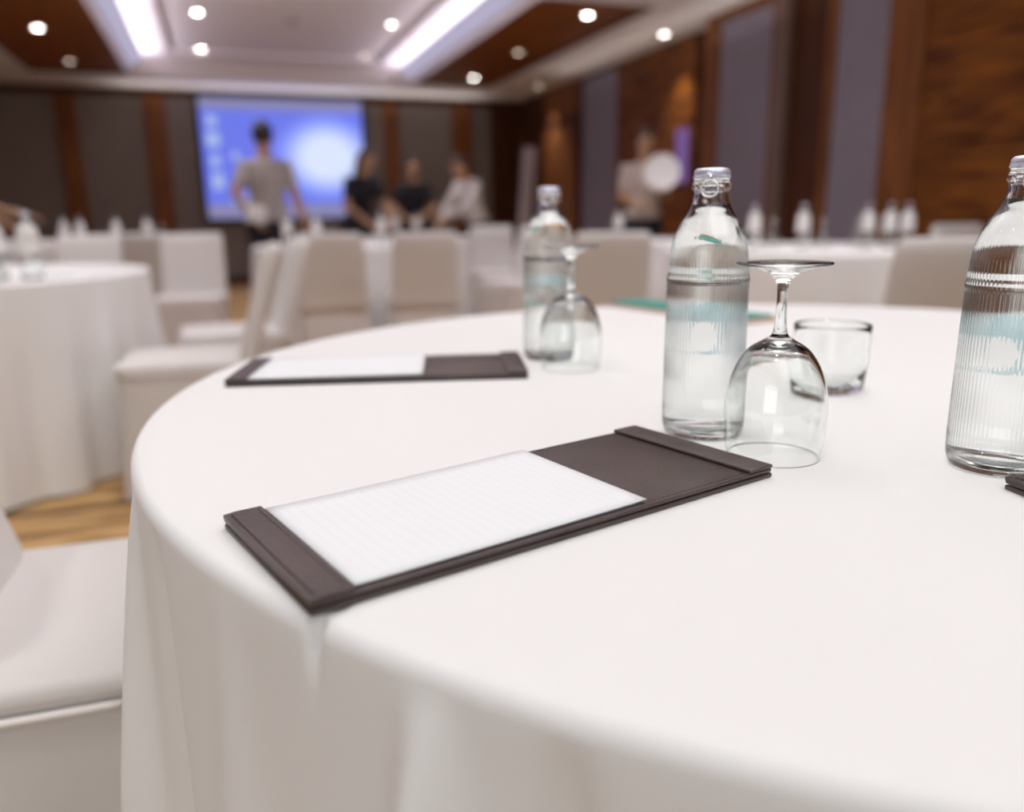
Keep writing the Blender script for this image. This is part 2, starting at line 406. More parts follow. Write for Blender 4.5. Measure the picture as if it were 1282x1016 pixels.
# right wall, near stretch standing 20 cm further in
struct('wall_right_near', new_box(XRN, XR + .1, YF, Y_STEP, 0, Z_SOFFIT + .4), M['wood_dark'])
for k, (y0, y1) in enumerate(((5.95, 6.72), (4.68, 5.20))):
    struct('trim_%d' % (12 + k), new_box(XRN - .02, XRN, y0, y1, 0, 2.62), M['fabric_blue'])
bm = bmesh.new()
for (y0, y1, d) in ((6.72, 6.95, .04), (5.86, 5.95, .05), (5.20, 5.30, .04), (4.36, 4.68, .05)):
    box(bm, XRN - d, XRN, y0, y1, 0, 2.7, 0.006, 1)
box(bm, XRN - .04, XRN, 5.95, 6.72, 2.62, 2.7); box(bm, XRN - .04, XRN, 4.68, 5.20, 2.62, 2.7)
struct('trim_14', bm, M['wood_v'])
struct('trim_15', new_box(XRN - .09, XRN, 5.72, 5.86, 0, 2.7, 0.01, 1), pr('pale_walnut', (0.17, 0.10, 0.075), 0.4))
bm = bmesh.new()
for y1 in (4.36, 3.16, 1.96):
    for z0 in (0.0, 0.68, 1.36, 2.04):
        box(bm, XRN - .03, XRN, y1 - 1.196, y1 - .004, z0 + .002, z0 + .676, 0.003, 1)
struct('trim_16', bm, M['wood_h'])
struct('wall_left', new_box(XL - .1, XL, YF, YB, 0, Z_SOFFIT + .4), M['fabric_wall'])

# ------------------------------------------------------------------ ceiling fittings
def downlight(x, y, z, b, label):
    t = thing('downlight', label, 'ceiling light', (x, y, z), 0, 'round downlights in the ceiling')
    bm = lathe(bmesh.new(), [(0.042, -0.001), (0.058, -0.002), (0.060, -0.008), (0.055, -0.012), (0.044, -0.012), (0.040, -0.004), (0.042, -0.001)], 32)
    obj('lamp_ring', bm, M['white_metal'], t)
    lm = emission('lamp_glow', (1.0, 0.86, 0.70) if b < 0.5 else (1.0, 0.95, 0.90), 38.0 if b > .95 else (22.0 if b > .6 else 6.0))
    obj('lamp_lens', lathe(bmesh.new(), [(0, -0.006), (0.02, -0.007), (0.040, -0.005), (0.040, -0.001), (0, -0.001)], 32), lm, t)
    return t
DL = ['bright downlight in the left timber ceiling panel', 'dim amber downlight in the left timber ceiling panel, nearer the back wall',
      'bright downlight at the left of the raised ceiling, nearer the viewer', 'bright downlight at the left of the raised ceiling, nearest the projection screen',
      'soft white downlight at the right of the raised ceiling, nearer the viewer', 'dim downlight at the right of the raised ceiling, close to the back wall',
      'bright downlight in the right timber ceiling panel, closest to the back wall', 'dim amber downlight in the middle of the right timber ceiling panel',
      'bright downlight in the right timber ceiling panel, highest in the picture', 'amber downlight in the grey soffit near the far right corner',
      'bright white downlight in the grey soffit beside the right wall']
for (x, y, z, b), lab in zip(LAMPS_SEEN, DL):
    zz = z
    if z == Z_TRAY: zz = Z_TRAY + 0.05
    elif -1.92 < x < -0.85 or 2.70 < x < 3.79: zz = Z_SOFFIT + 0.03
    downlight(x, y, zz, b, lab)

for (x, y, z, b) in LAMPS_OVERHEAD:
    zz = Z_TRAY + 0.05 if z == Z_TRAY else Z_SOFFIT + 0.03
    if zz > 2.8 and y > 5: continue                       # hidden in the picture's top edge already lit by its neighbours
    downlight(x, y, zz, 1.0, 'round downlight in the ceiling above the tables, over the top of the picture')
# smoke detector in the raised ceiling
t = thing('smoke_detector', 'small round smoke detector in the middle of the raised ceiling', 'smoke detector', (0.93, 9.22, Z_TRAY + 0.05))
obj('detector_body', lathe(bmesh.new(), [(0, -0.045), (0.025, -0.044), (0.035, -0.034), (0.055, -0.026), (0.060, -0.004), (0.060, 0.0), (0, 0.0)], 32), pr('grey_detector', (0.42, 0.36, 0.34), 0.6), t)

# ------------------------------------------------------------------ projection screen
t = thing('projection_screen', 'lit blue projection screen hanging on the back wall', 'projection screen', (1.05, YB - .09, 1.78))
obj('screen_frame', new_box(-1.19, 1.19, 0.0, 0.03, -0.88, 0.89, 0.006, 1), M['black'], t, False)
obj('screen_surface', new_box(-1.13, 1.13, -0.006, 0.002, -0.82, 0.83), M['screen'], t, False)
obj('top_bar', new_box(-1.13, 1.13, -0.012, -0.006, 0.68, 0.83), M['taskbar'], t, False)
obj('task_bar', new_box(-1.13, 1.13, -0.012, -0.006, -0.82, -0.62), M['taskbar'], t, False)
for (x, z, sx, sz) in ((-0.98, 0.52, .07, .07), (-0.98, 0.27, .09, .10), (-0.97, -0.02, .06, .08), (-0.96, -0.30, .08, .11), (-0.70, 0.05, .05, .05), (-0.62, -0.56, .17, .05)):
    obj('screen_icon', new_box(x - sx, x + sx, -0.010, -0.006, z - sz, z + sz, 0.003, 1), M['icon'], t, False)
o = obj('purple_glow_patch', new_box(XR - .062, XR - .041, 7.50, 7.72, 1.26, 1.80, 0.006, 1), M['purple'], None, False)
tag(o, 'small upright patch of purple reflected light on the brown timber wall', 'light reflection')  # glowing slab added to imitate a reflection of the cove light
t = thing('leaning_board', 'pale folded board leaning upright by the far timber door', 'board', (3.28, 8.60, 0), radians(14))
def slab(bm, p, w, d):   # leaning slab from p0 to p1
    (x0, z0), (x1, z1) = p
    v = [bm.verts.new(q) for q in ((x0 - w, -d, z0), (x0 + w, -d, z0), (x0 + w, d, z0), (x0 - w, d, z0), (x1 - w, -d, z1), (x1 + w, -d, z1), (x1 + w, d, z1), (x1 - w, d, z1))]
    for q in ((3, 2, 1, 0), (4, 5, 6, 7), (0, 1, 5, 4), (1, 2, 6, 5), (2, 3, 7, 6), (3, 0, 4, 7)): bm.faces.new([v[i] for i in q])
    return bm
obj('panel', slab(bmesh.new(), [(-0.10, 0.10), (0.06, 1.68)], 0.075, 0.02), M['board'], t, False)
obj('foot', new_box(-0.22, 0.02, -0.16, 0.16, 0.0, 0.10, 0.01, 1), M['black'], t, False)

# ------------------------------------------------------------------ tables under cloths
def cloth_bm(R, seed, n=288, folds=None, amp=0.03, pleats=13, dent=None, crease=None, hem=0.012, flare=0.03):
    rnd = random.Random(seed); bm = bmesh.new()
    H = 0.75; rho = 0.011
    ph = [rnd.uniform(0, 2 * pi) for _ in range(5)]
    fr = [pleats, pleats + 4, max(3, pleats - 5), 5, 2 * pleats + 1]; am = [0.55, 0.35, 0.35, 0.25, 0.12]
    def pleat(th):
        return sum(a * cos(f * th + p) for a, f, p in zip(am, fr, ph))
    prof = []                                       # (kind, value)
    for r in (0, .08, .16, .24, .32, .40, .48, .56, .62, .67, .71, .735, .75, .76, .77): prof.append(('t', min(r * R / 0.79, R - rho)))
    for k in range(1, 7): prof.append(('e', k / 6 * pi / 2))
    ZS = [0.012, 0.03, .05, .08, .11, .15, .19, .24, .29, .34, .40, .46, .52, .58, .64, .69, H - rho - hem]
    for z in ZS: prof.append(('d', z))
    rings = []
    Ld = H - rho - hem
    for kind, v in prof:
        if kind == 't' and v == 0:
            rings.append([bm.verts.new((0, 0, H))]); continue
        row = []
        for i in range(n):
            th = 2 * pi * i / n
            cr = 0.0
            if crease:
                d = (th - crease[0] + pi) % (2 * pi) - pi
                cr = math.exp(-(d / crease[1]) ** 2)
            if kind == 't': r, z = v, H - (cr * crease[2] * .5 * max(0, (v - R + .035) / .02) ** 2 if crease and v > R - .035 else 0)
            elif kind == 'e':
                r, z = R - rho + rho * sin(v), H - rho + rho * cos(v)
                if crease: r -= cr * crease[2] * sin(v); z -= cr * crease[2] * sin(v) * .5
            else:
                t = v / Ld
                r = R + flare * t ** 0.9 + amp * (t ** 0.75) * pleat(th) * min(1, t * 2.2)
                if folds:
                    for (c, wd, a, t0) in folds:
                        d = (th - radians(c) + pi) % (2 * pi) - pi
                        wd_ = radians(wd) * (0.30 + 0.70 * min(1, t * 1.5))
                        r += a * min(1, max(0, (t - t0) * 2.6)) ** 0.8 * math.exp(-(d / wd_) ** 2)
                if crease: r -= cr * crease[2] * max(0, 1 - t * 45)
                if dent:
                    a0, a1, dep, zt = dent
                    z_ = H - rho - v
                    f = 1 / (1 + math.exp(-(th - a0) / 0.022)) * 1 / (1 + math.exp((th - a1) / 0.022))
                    g = 1 / (1 + math.exp((z_ - zt) / 0.025))
                    r -= dep * f * g
                z = H - rho - v
                if v == ZS[-1]: z += 0.006 * sin(7 * th + ph[0])
            row.append(bm.verts.new((r * cos(th), r * sin(th), z)))
        rings.append(row)
    for a, b in zip(rings, rings[1:]):
        for i in range(n):
            j = (i + 1) % n
            if len(a) == 1: bm.faces.new((a[0], b[i], b[j]))
            else: bm.faces.new((a[i], b[i], b[j], a[j]))
    return bm
def table(loc, R, label, seed, **k):
    t = thing('banquet_table', label, 'table', (loc[0], loc[1], 0), 0, 'round banquet tables')
    o = obj('tablecloth', cloth_bm(R, seed, **k), M['cloth'], t)
    bm = lathe(bmesh.new(), [(0, 0.742), (R - .03, 0.742), (R - .02, 0.735), (R - .03, 0.715), (0, 0.715)], 64)
    obj('tabletop', bm, M['box'], t)
    bm = bmesh.new(); tube(bm, [(0, 0, 0.03), (0, 0, 0.715)], 0.035, 16)
    for q in range(4):
        a = q * pi / 2 + .4; tube(bm, [(0, 0, 0.05), (0.30 * cos(a), 0.30 * sin(a), 0.02)], 0.02)
    obj('pedestal', bm, M['black'], t)
    return t
T1 = (0.700, 0.787); R1 = 0.79
table(T1, R1, 'large foreground round table under a white cloth, with folios and bottles', 3, n=1500, amp=0.006, pleats=7, flare=0.012,
      folds=[(189.5, 2.4, 0.036, 0.0), (196.0, 2.6, -0.034, 0.0), (205, 3.5, 0.012, 0.0), (217.0, 3.0, 0.070, 0.0), (222.0, 2.6, -0.050, 0.0), (230, 4, 0.035, 0.0), (240, 5, -0.02, 0.1), (255, 6, .03, 0)],
      dent=(radians(137), radians(181.5), 0.24, 0.52), crease=(radians(211.45), 0.0055, 0.010))
table((-1.09, 3.70), 0.81, 'round white-clothed table at the left, behind the covered chair seat', 5, pleats=26, amp=0.036, flare=0.008)
table((1.03, 6.22), 0.80, 'round white-clothed table beyond the two grey chair backs', 7, pleats=24, amp=0.036)
table((-1.00, 7.95), 0.80, 'white-clothed table farthest left, before the dark back wall', 9, pleats=24, amp=0.036)
table((3.12, 3.66), 0.84, 'round white-clothed table on the right with a row of bottles', 11, pleats=24, amp=0.036)
table((3.05, 5.42), 0.68, 'white-clothed table behind the far bottle, before the blue-grey wall panel', 13, pleats=14, amp=0.04)
table((1.83, 8.10), 0.70, 'white-clothed table where three people are working', 15, pleats=14, amp=0.03)

# ------------------------------------------------------------------ covered chairs (local: sits facing +y, backrest at -y)
def chair_seat():
    return box(bmesh.new(), -0.21, 0.21, -0.21, 0.22, 0.445, 0.478, 0.016, 4)
def chair_skirt():
    bm = bmesh.new(); n = 96; rings = []
    rnd = random.Random(2); ph = [rnd.uniform(0, 6.28) for _ in range(3)]
    def sq(th, w, d, e=7.0):
        c, s = cos(th), sin(th)
        k = (abs(c / w) ** e + abs(s / d) ** e) ** (-1 / e)
        return Vector((c * k, s * k + 0.005, 0))
    for z in (0.447, 0.43, 0.40, 0.35, 0.28, 0.20, 0.12, 0.06, 0.015):
        t = (0.447 - z) / 0.43; row = []
        for i in range(n):
            th = 2 * pi * i / n
            p = sq(th, 0.209 + 0.018 * t, 0.214 + 0.018 * t)
            f = 1 + 0.030 * t * (cos(9 * th + ph[0]) * .6 + cos(14 * th + ph[1]) * .4)
            row.append(bm.verts.new((p.x * f, p.y * f, z)))
        rings.append(row)
    for a, b in zip(rings, rings[1:]):
        for i in range(n): bm.faces.new((a[i], b[i], b[(i + 1) % n], a[(i + 1) % n]))
    bm.faces.new(rings[0])
    bmesh.ops.recalc_face_normals(bm, faces=bm.faces)
    return bm
def chair_back():
    """rounded slab, leaning back ~9 degrees, curving a little at the top, with a soft rolled top edge"""
    bm = bmesh.new(); W = 0.205; rows = []
    zs = [0.40, 0.44, 0.50, 0.58, 0.66, 0.73, 0.79, 0.83, 0.858, 0.876, 0.886, 0.89]
    for z in zs:
        t = (z - 0.44) / 0.45
        yc = -0.195 - 0.105 * max(0, t) - 0.01 * t * t
        th = 0.034 * (1 if z < 0.82 else max(0.05, sqrt(max(0, 1 - ((z - 0.82) / 0.0705) ** 2))))
        w = (W - 0.012 * max(0, t)) * (1 if z < 0.85 else (1 - 0.10 * ((z - 0.85) / 0.04) ** 2))
        row = []
        for k in range(40):
            a = 2 * pi * k / 40; c, s = cos(a), sin(a)
            kk = (abs(c) ** 6 + abs(s) ** 6) ** (-1 / 6)
            row.append(bm.verts.new((w * c * kk, yc + th * s * kk - 0.02 * (1 - (c * kk) ** 2) * max(0, t), 0.40 + (z - 0.40) * 0.94)))
        rows.append(row)
    for a, b in zip(rows, rows[1:]):
        for k in range(40): bm.faces.new((a[k], a[(k + 1) % 40], b[(k + 1) % 40], b[k]))
    bm.faces.new(rows[0][::-1]); bm.faces.new(rows[-1])
    bmesh.ops.recalc_face_normals(bm, faces=bm.faces)
    return bm
def chair_piping():
    bm = bmesh.new(); pts = []
    for k in range(65):
        a = 2 * pi * k / 64; c, s = cos(a), sin(a); q = (abs(c / .214) ** 8 + abs(s / .218) ** 8) ** (-1 / 8)
        pts.append((c * q, s * q + 0.005, 0.446))
    return tube(bm, pts, 0.0045, 8)
chair0 = None
def chair(x, y, face, label):
    """face: heading the sitter looks along, degrees from +x"""
    global chair0
    rz = radians(face - 90)
    if chair0 is None:
        chair0 = thing('banquet_chair', label, 'chair', (x, y, 0), rz, 'chairs in white fabric covers')
        obj('seat', chair_seat(), M['chair'], chair0); obj('skirt', chair_skirt(), M['chair'], chair0)
        obj('backrest', chair_back(), M['chair'], chair0); obj('piping', chair_piping(), M['piping'], chair0)
        return chair0
    return dup(chair0, (x, y, 0), rz, label)
chair(-0.135, 1.065, -2, 'nearest covered chair, its seat tucked under the foreground tablecloth')
chair(-0.13, 3.06, 176, 'covered chair at the left table, backrest seen edge-on above the far folio')
chair(0.035, 3.74, 184, 'covered chair at the left table, just behind the edge-on chair')
chair(-0.20, 5.50, 262, 'covered chair facing the viewer with bright seat beyond the left table')
chair(-0.82, 5.75, 268, 'white covered chair facing the viewer, first left of the dark chair back below the screen')
chair(-0.98, 4.98, 92, 'grey-looking covered chair back behind the bottle on the left table')
chair(-0.58, 6.80, 96, 'grey-looking covered chair back left of the white chair with bright seat')
chair(0.67, 5.16, 80, 'covered chair seen from behind, below the projection screen')
chair(1.20, 5.06, 84, 'covered chair seen from behind, right of the one below the screen')
chair(2.02, 5.60, 205, 'covered chair turned sideways with bright seat, left of the far bottle')
chair(2.26, 6.62, 262, 'small white covered chair back above the sideways chair')
chair(1.94, 3.95, 74, 'covered chair seen from behind, right of the far bottle and goblet')
chair(2.34, 2.19, 62, 'covered chair seen from behind at the right edge of the foreground table')
chair(4.225, 3.44, 270, 'white covered chair between the right table and the timber wall')

# ------------------------------------------------------------------ bottles
BZ = [(0.0345, 0.006), (0.0355, 0.012), (0.0355, 0.025), (0.0350, 0.08), (0.0346, 0.128), (0.0345, 0.136), (0.0340, 0.146), (0.0330, 0.158), (0.0310, 0.170), (0.0270, 0.1815), (0.0215, 0.1905), (0.0178, 0.197), (0.0157, 0.203), (0.0148, 0.208), (0.0148, 0.212), (0.0162, 0.2145), (0.0163, 0.2175), (0.0150, 0.2195), (0.0148, 0.2225), (0.0136, 0.2262)]
def flute(r, z, th):
    if 0.020 < z < 0.172 and r > 0.029:
        e = min(1, (z - 0.020) / 0.004, (0.172 - z) / 0.03)
        return r + (0.0004 * abs(sin(36 * th)) - 0.0002) * e
    return r
def bottle_glass_bm(seg, fl):
    outer = [(0, 0.003), (0.020, 0.002), (0.028, 0.0), (0.0325, 0.0015)] + smooth_prof(BZ, 4)
    # raised bead at the top of the ribbed band
    out2 = []
    for r, z in outer:
        if abs(z - 0.138) < 0.003: r += 0.0006
        out2.append((r, z))
    inner = [(0.0112, 0.2262), (0.0108, 0.2195), (0.0118, 0.214), (0.0115, 0.207), (0.0128, 0.202), (0.0153, 0.196), (0.0190, 0.1897), (0.0245, 0.1805), (0.0285, 0.169), (0.0305, 0.157), (0.0316, 0.145), (0.0321, 0.130), (0.0323, 0.08), (0.0325, 0.03), (0.0322, 0.014), (0.028, 0.0085), (0, 0.0095)]
    return lathe(bmesh.new(), out2 + inner, seg, flute if fl else None)
def water_bm(seg):
    e = 0.0003
    return lathe(bmesh.new(), [(0, 0.0093), (0.028 + e, 0.0083), (0.0322 + e, 0.0138), (0.0325 + e, 0.03), (0.0323 + e, 0.08), (0.0321 + e, 0.130), (0.0316 + e, 0.145), (0.0305 + e, 0.157), (0.0285 + e, 0.169), (0.0245 + e, 0.1805), (0.0190 + e, 0.1897), (0.0153 + e, 0.196), (0.0133 + e, 0.2005), (0, 0.2003)], seg)
def cap_bm():
    def crimp(r, z, th): return r + (0.0005 * cos(21 * th) if z < 0.2255 and r > 0.0138 else 0)
    return lathe(bmesh.new(), [(0.0139, 0.2228), (0.0152, 0.2224), (0.0150, 0.226), (0.0146, 0.2285), (0.0128, 0.2302), (0.008, 0.2308), (0, 0.2309), ], 84, crimp)
def label_bm(hw, hh, zc, rad=0.0363):
    """pale printed film wrapped round the far side: an ellipse with a clear eye low on one side"""
    bm = bmesh.new(); n = 48
    def P(s, z, r): return bm.verts.new((r * sin(s / r), r * cos(s / r), z))
    for rr in (rad, rad + 0.00012):
        rows = []
        for k in (0, .34, .67, 1.0):
            row = []
            for i in range(n):
                a = 2 * pi * i / n
                so, zo = hw * cos(a), zc + hh * sin(a)
                si, zi = -0.005 + 0.62 * hw * cos(a), zc - 0.0075 + 0.58 * hh * sin(a)
                row.append(P(so * (1 - k) + si * k, zo * (1 - k) + zi * k, rr))
            rows.append(row)
        for a, b in zip(rows, rows[1:]):
            for i in range(n): bm.faces.new((a[i], b[i], b[(i + 1) % n], a[(i + 1) % n]))
    bmesh.ops.recalc_face_normals(bm, faces=bm.faces)
    return bm
def ring_bm():
    bm = bmesh.new()
    torus(bm, 0.0068, 0.0011, Matrix.Translation((0.0, -0.0172, 0.2135)) @ Matrix.Rotation(radians(84), 4, 'X'))
    tube(bm, [(0, -0.0150, 0.2245), (0, -0.0164, 0.222), (0, -0.0170, 0.2200)], [0.002, 0.0018, 0.0014])
    return bm
def make_bottle(seg, fl, label, loc, rz, group):
    t = thing('water_bottle', label, 'bottle', loc, rz, group)
    obj('bottle_glass', bottle_glass_bm(seg, fl), M['glass'], t)
    obj('water', water_bm(seg), M['water'], t)
    c = obj('crown_cap', cap_bm(), M['cap'], t); obj('pull_ring', ring_bm(), M['ring'], c)
    obj('label_or_bright_wrap', label_bm(0.0230, 0.0240, 0.092), M['label_film_blue'], t)
    return t
TB = 0.7502
GB = 'glass water bottles on the foreground table'
b0 = make_bottle(288, True, 'clear glass water bottle beside the goblet at the end of the near folio', (0.398, 0.602, TB), radians(-38), GB)
dup(b0, (0.551, 0.430, TB), radians(-47), 'clear glass water bottle cut by the right edge of the picture')
dup(b0, (0.421, 1.019, TB), radians(-26), 'blurred glass water bottle behind the second goblet on the foreground table')
GF = 'glass water bottles on the farther tables'
far = [((-0.62, 3.24), 'water bottle on the left table, standing clear near its front'),
       ((-0.74, 3.30), 'water bottle on the left table at the very edge of the picture'),
       ((-1.20, 7.72), 'water bottle on the farthest left table, left one of four'),
       ((-1.08, 7.72), 'water bottle on the farthest left table, second of four'),
       ((-0.80, 7.68), 'water bottle on the farthest left table, third of four'),
       ((-0.56, 7.72), 'water bottle on the farthest left table, rightmost of four'),
       ((0.47, 5.98), 'water bottle beside the standing man, on the table below the screen'),
       ((0.69, 6.12), 'water bottle under the middle of the screen, above the first grey chair back'),
       ((1.15, 6.02), 'water bottle between the two grey chair backs'),
       ((1.67, 8.00), 'left water bottle on the table where three people work'),
       ((1.88, 7.98), 'right water bottle on the table where three people work'),
       ((2.80, 3.80), 'leftmost water bottle in the row on the right table'),
       ((2.99, 3.63), 'second water bottle from the left in the row on the right table'),
       ((3.28, 3.47), 'bluish water bottle in the middle of the row on the right table'),
       ((3.36, 3.40), 'water bottle second from the right in the row on the right table'),
       ((3.46, 3.38), 'rightmost water bottle in the row on the right table'),
       ((2.95, 5.72), 'water bottle on the table before the man with the round plate')]
fb = None
for i, ((x, y), lab) in enumerate(far):
    if fb is None:
        fb = make_bottle(48, False, lab, (x, y, TB), radians(170), GF)
        for ch in list(fb.children):
            if ch.name.startswith('label_or_bright_wrap'): bpy.data.objects.remove(ch, do_unlink=True)
        obj('label_or_bright_wrap', lathe(bmesh.new(), [(0.0353, 0.088), (0.0351, 0.128), (0.0350, 0.137), (0.0345, 0.147), (0.0335, 0.158), (0.0315, 0.170), (0.0275, 0.182), (0.0273, 0.1818), (0.0312, 0.1695), (0.0332, 0.1575), (0.0342, 0.1465), (0.0347, 0.1365), (0.0348, 0.128), (0.0350, 0.088), (0.0353, 0.088)], 48), M['plate'], fb)  # white band imitating the brightness refracted in the far bottles' shoulders
    else: dup(fb, (x, y, TB), radians(150 + 17 * i), lab)

# ------------------------------------------------------------------ upturned goblets and the tumbler
def goblet_bm(seg=96):
    out = [(0.0368, 0.0), (0.0374, 0.004), (0.0388, 0.014), (0.0400, 0.028), (0.0402, 0.040), (0.0388, 0.054), (0.0355, 0.067), (0.0300, 0.079), (0.0225, 0.0885), (0.0130, 0.0945), (0.0070, 0.0985), (0.0050, 0.104), (0.0042, 0.114), (0.0040, 0.126), (0.0044, 0.136), (0.0065, 0.1425), (0.0120, 0.1475), (0.0220, 0.1512), (0.0330, 0.1532), (0.0358, 0.1540), (0.0362, 0.1550), (0.0356, 0.1560), (0.0300, 0.1562), (0.0, 0.1566)]
    inn = [(0.0, 0.0915), (0.010, 0.0900), (0.0210, 0.0855), (0.0285, 0.0765), (0.0342, 0.065), (0.0375, 0.0525), (0.0389, 0.040), (0.0387, 0.028), (0.0376, 0.014), (0.0362, 0.004), (0.0357, 0.0)]
    op = smooth_prof(out[:-1], 3) + [out[-1]]
    ip = [inn[0]] + smooth_prof(inn[1:], 3)
    # one closed shell: top centre ... outer ... rim ... inner ... inner crown
    prof = op[::-1] + ip[::-1]
    return lathe(bmesh.new(), prof, seg)
GG = 'upturned wine goblets'
def goblet(loc, label, src=None):
    if src: return dup(src, loc, 0, label)
    t = thing('wine_goblet', label, 'goblet', loc, 0, GG)
    obj('goblet_glass', goblet_bm(), M['glass'], t); return t
g0 = goblet((0.413, 0.5205, TB), 'upturned wine goblet beside the near water bottle')
goblet((0.4185, 0.940, TB), 'blurred upturned wine goblet in front of the far bottle on the foreground table', g0)
goblet((-0.72, 3.12, TB), 'upturned goblet at the left edge on the left table', g0)
goblet((0.78, 6.02, TB), 'upturned goblet next to the bottle under the screen', g0)
goblet((2.86, 3.72, TB), 'upturned goblet beside the leftmost bottle on the right table', g0)
goblet((3.06, 3.56, TB), 'upturned goblet beside the second bottle on the right table', g0)
goblet((3.17, 3.42, TB), 'upturned goblet beside the bluish bottle on the right table', g0)
goblet((-0.45, 7.78, TB), 'upturned goblet right of the bottles on the farthest left table', g0)
t = thing('glass_tumbler', 'short clear glass tumbler standing behind the near goblet', 'tumbler', (0.622, 0.697, TB))
obj('tumbler_glass', lathe(bmesh.new(), [(0, 0.0006), (0.030, 0.0), (0.0345, 0.002), (0.0365, 0.006), (0.0385, 0.03), (0.0400, 0.070), (0.0400, 0.0735), (0.0392, 0.0745), (0.0384, 0.0735), (0.0380, 0.066), (0.0366, 0.03), (0.0345, 0.013), (0.028, 0.0105), (0, 0.010)], 96), M['glass'], t)

# ------------------------------------------------------------------ leather folios with note pads (local x along the folio)
def sheet(bm, x0, x1, y0, y1, zf, th, nx=24, ny=10):
    """solid thin slab whose top follows zf(x,y)"""
    top = [[None] * (ny + 1) for _ in range(nx + 1)]; bot = [[None] * (ny + 1) for _ in range(nx + 1)]
    for i in range(nx + 1):
        for j in range(ny + 1):
            x = x0 + (x1 - x0) * i / nx; y = y0 + (y1 - y0) * j / ny; z = zf(x, y)
            top[i][j] = bm.verts.new((x, y, z)); bot[i][j] = bm.verts.new((x, y, z - th))
    for i in range(nx):
        for j in range(ny):
            bm.faces.new((top[i][j], top[i + 1][j], top[i + 1][j + 1], top[i][j + 1])); bm.faces.new((bot[i][j + 1], bot[i + 1][j + 1], bot[i + 1][j], bot[i][j]))
    for i in range(nx):
        bm.faces.new((bot[i][0], bot[i + 1][0], top[i + 1][0], top[i][0])); bm.faces.new((top[i][ny], top[i + 1][ny], bot[i + 1][ny], bot[i][ny]))
    for j in range(ny):
        bm.faces.new((top[0][j], top[0][j + 1], bot[0][j + 1], bot[0][j])); bm.faces.new((bot[nx][j], bot[nx][j + 1], top[nx][j + 1], top[nx][j]))
    return bm
def stitches(segs, z):
    bm = bmesh.new()
    for (x0, y0, x1, y1) in segs:
        Ln = hypot(x1 - x0, y1 - y0); n = int(Ln / 0.0042)
        for k in range(n):
            a = (k + .15) / n; b = (k + .85) / n
            p = [(x0 + (x1 - x0) * s, y0 + (y1 - y0) * s, z) for s in (a, b)]
            tube(bm, p, 0.00032, 5)
    return bm
def folio(loc, rz, label, with_pad, group, pad_lab=None):
    """two leather boards, a pocket strip at the -x end and a fold at the +x end; the pad is tucked in the pocket"""
    LX, LY = 0.1815, 0.074
    t = thing('leather_folio', label, 'folio', loc, rz, group)
    obj('back_board', new_box(-LX, LX, -LY, LY, 0.0, 0.0034, 0.0012, 2), M['leather'], t)
    obj('front_board', new_box(-LX, LX - .001, -LY, LY, 0.0042, 0.0072, 0.0012, 2), M['leather'], t)
    s = obj('pocket_strip', sheet(bmesh.new(), -LX, -LX + 0.0245, -LY, LY, lambda x, y: 0.0098 - 0.0008 * max(0, (-x - LX + .008) / .008), 0.0024, 10, 6), M['leather'], t, False)
    for xx in (-LX + .004, -LX + .021):
        obj('stitching', stitches([(xx, -LY + .004, xx, LY - .004)], 0.0098), M['thread'], s)
    f = obj('end_fold', new_box(LX - 0.026, LX, -LY, LY, 0.0072, 0.0100, 0.0010, 2), M['leather'], t)
    for yy in (-LY + .004, LY - .004):
        obj('edge_stitching', stitches([(0.05, yy, LX - .028, yy)], 0.0072), M['thread'], t)
    if with_pad:
        # the sheet curls a little where it leaves the pocket and along the near edge
        z0 = 0.0092
        def zf(x, y):
            u = (x + 0.105) / 0.21
            return z0 + 0.0022 * max(0, u) ** 2 * (0.4 + 0.6 * max(0, (y + .07) / .14)) + 0.0010 * max(0, -u * 1.0 + .15)
        pm = thing('note_pad', pad_lab, 'note pad', (0, 0, 0), 0, 'white note pads on the folios')
        pm.matrix_world = Matrix.Translation(loc) @ Matrix.Rotation(rz, 4, 'Z') @ Matrix.Translation((-0.0515, 0.0, 0))
        obj('under_sheets', sheet(bmesh.new(), -0.1035, 0.1035, -0.0685, 0.0680, lambda x, y: min(zf(x, y), .0092) - .0006, 0.0012), M['label_white'], pm)
        obj('top_sheet', sheet(bmesh.new(), -0.1045, 0.1045, -0.0710, 0.0690, zf, 0.0003), M['paper'], pm)
    return t
FG = 'dark brown leather folios on the foreground table'
folio((0.182, 0.496, TB), radians(15.4), 'brown leather folio in the foreground with a ruled pad tucked in', True, FG, 'ruled white note pad on the nearest leather folio')
folio((0.187, 1.014, TB), radians(-15.5), 'dark leather folio farther back on the table, white pad on its left', True, FG, 'white note pad on the farther leather folio')
folio((0.68, 0.291, TB), radians(-8), 'dark leather folio peeping in at the right edge below the cut-off bottle', False, FG)

for (px_, py_, pa, lab) in ((-0.50, 3.86, 20, 'white note pad near the right rim of the left table'), (-0.52, 3.40, 60, 'white note pad right of the bottle on the left table')):
    pm = thing('note_pad', lab, 'note pad', (px_, py_, TB), radians(pa), 'white note pads on the left table')
    obj('under_sheets', new_box(-0.105, 0.105, -0.074, 0.074, 0.0, 0.006, 0.001, 1), M['label_white'], pm)
    obj('top_sheet', sheet(bmesh.new(), -0.105, 0.105, -0.074, 0.074, lambda x, y: 0.0068 + 0.004 * max(0, x / .105) ** 3, 0.0004), M['paper'], pm)

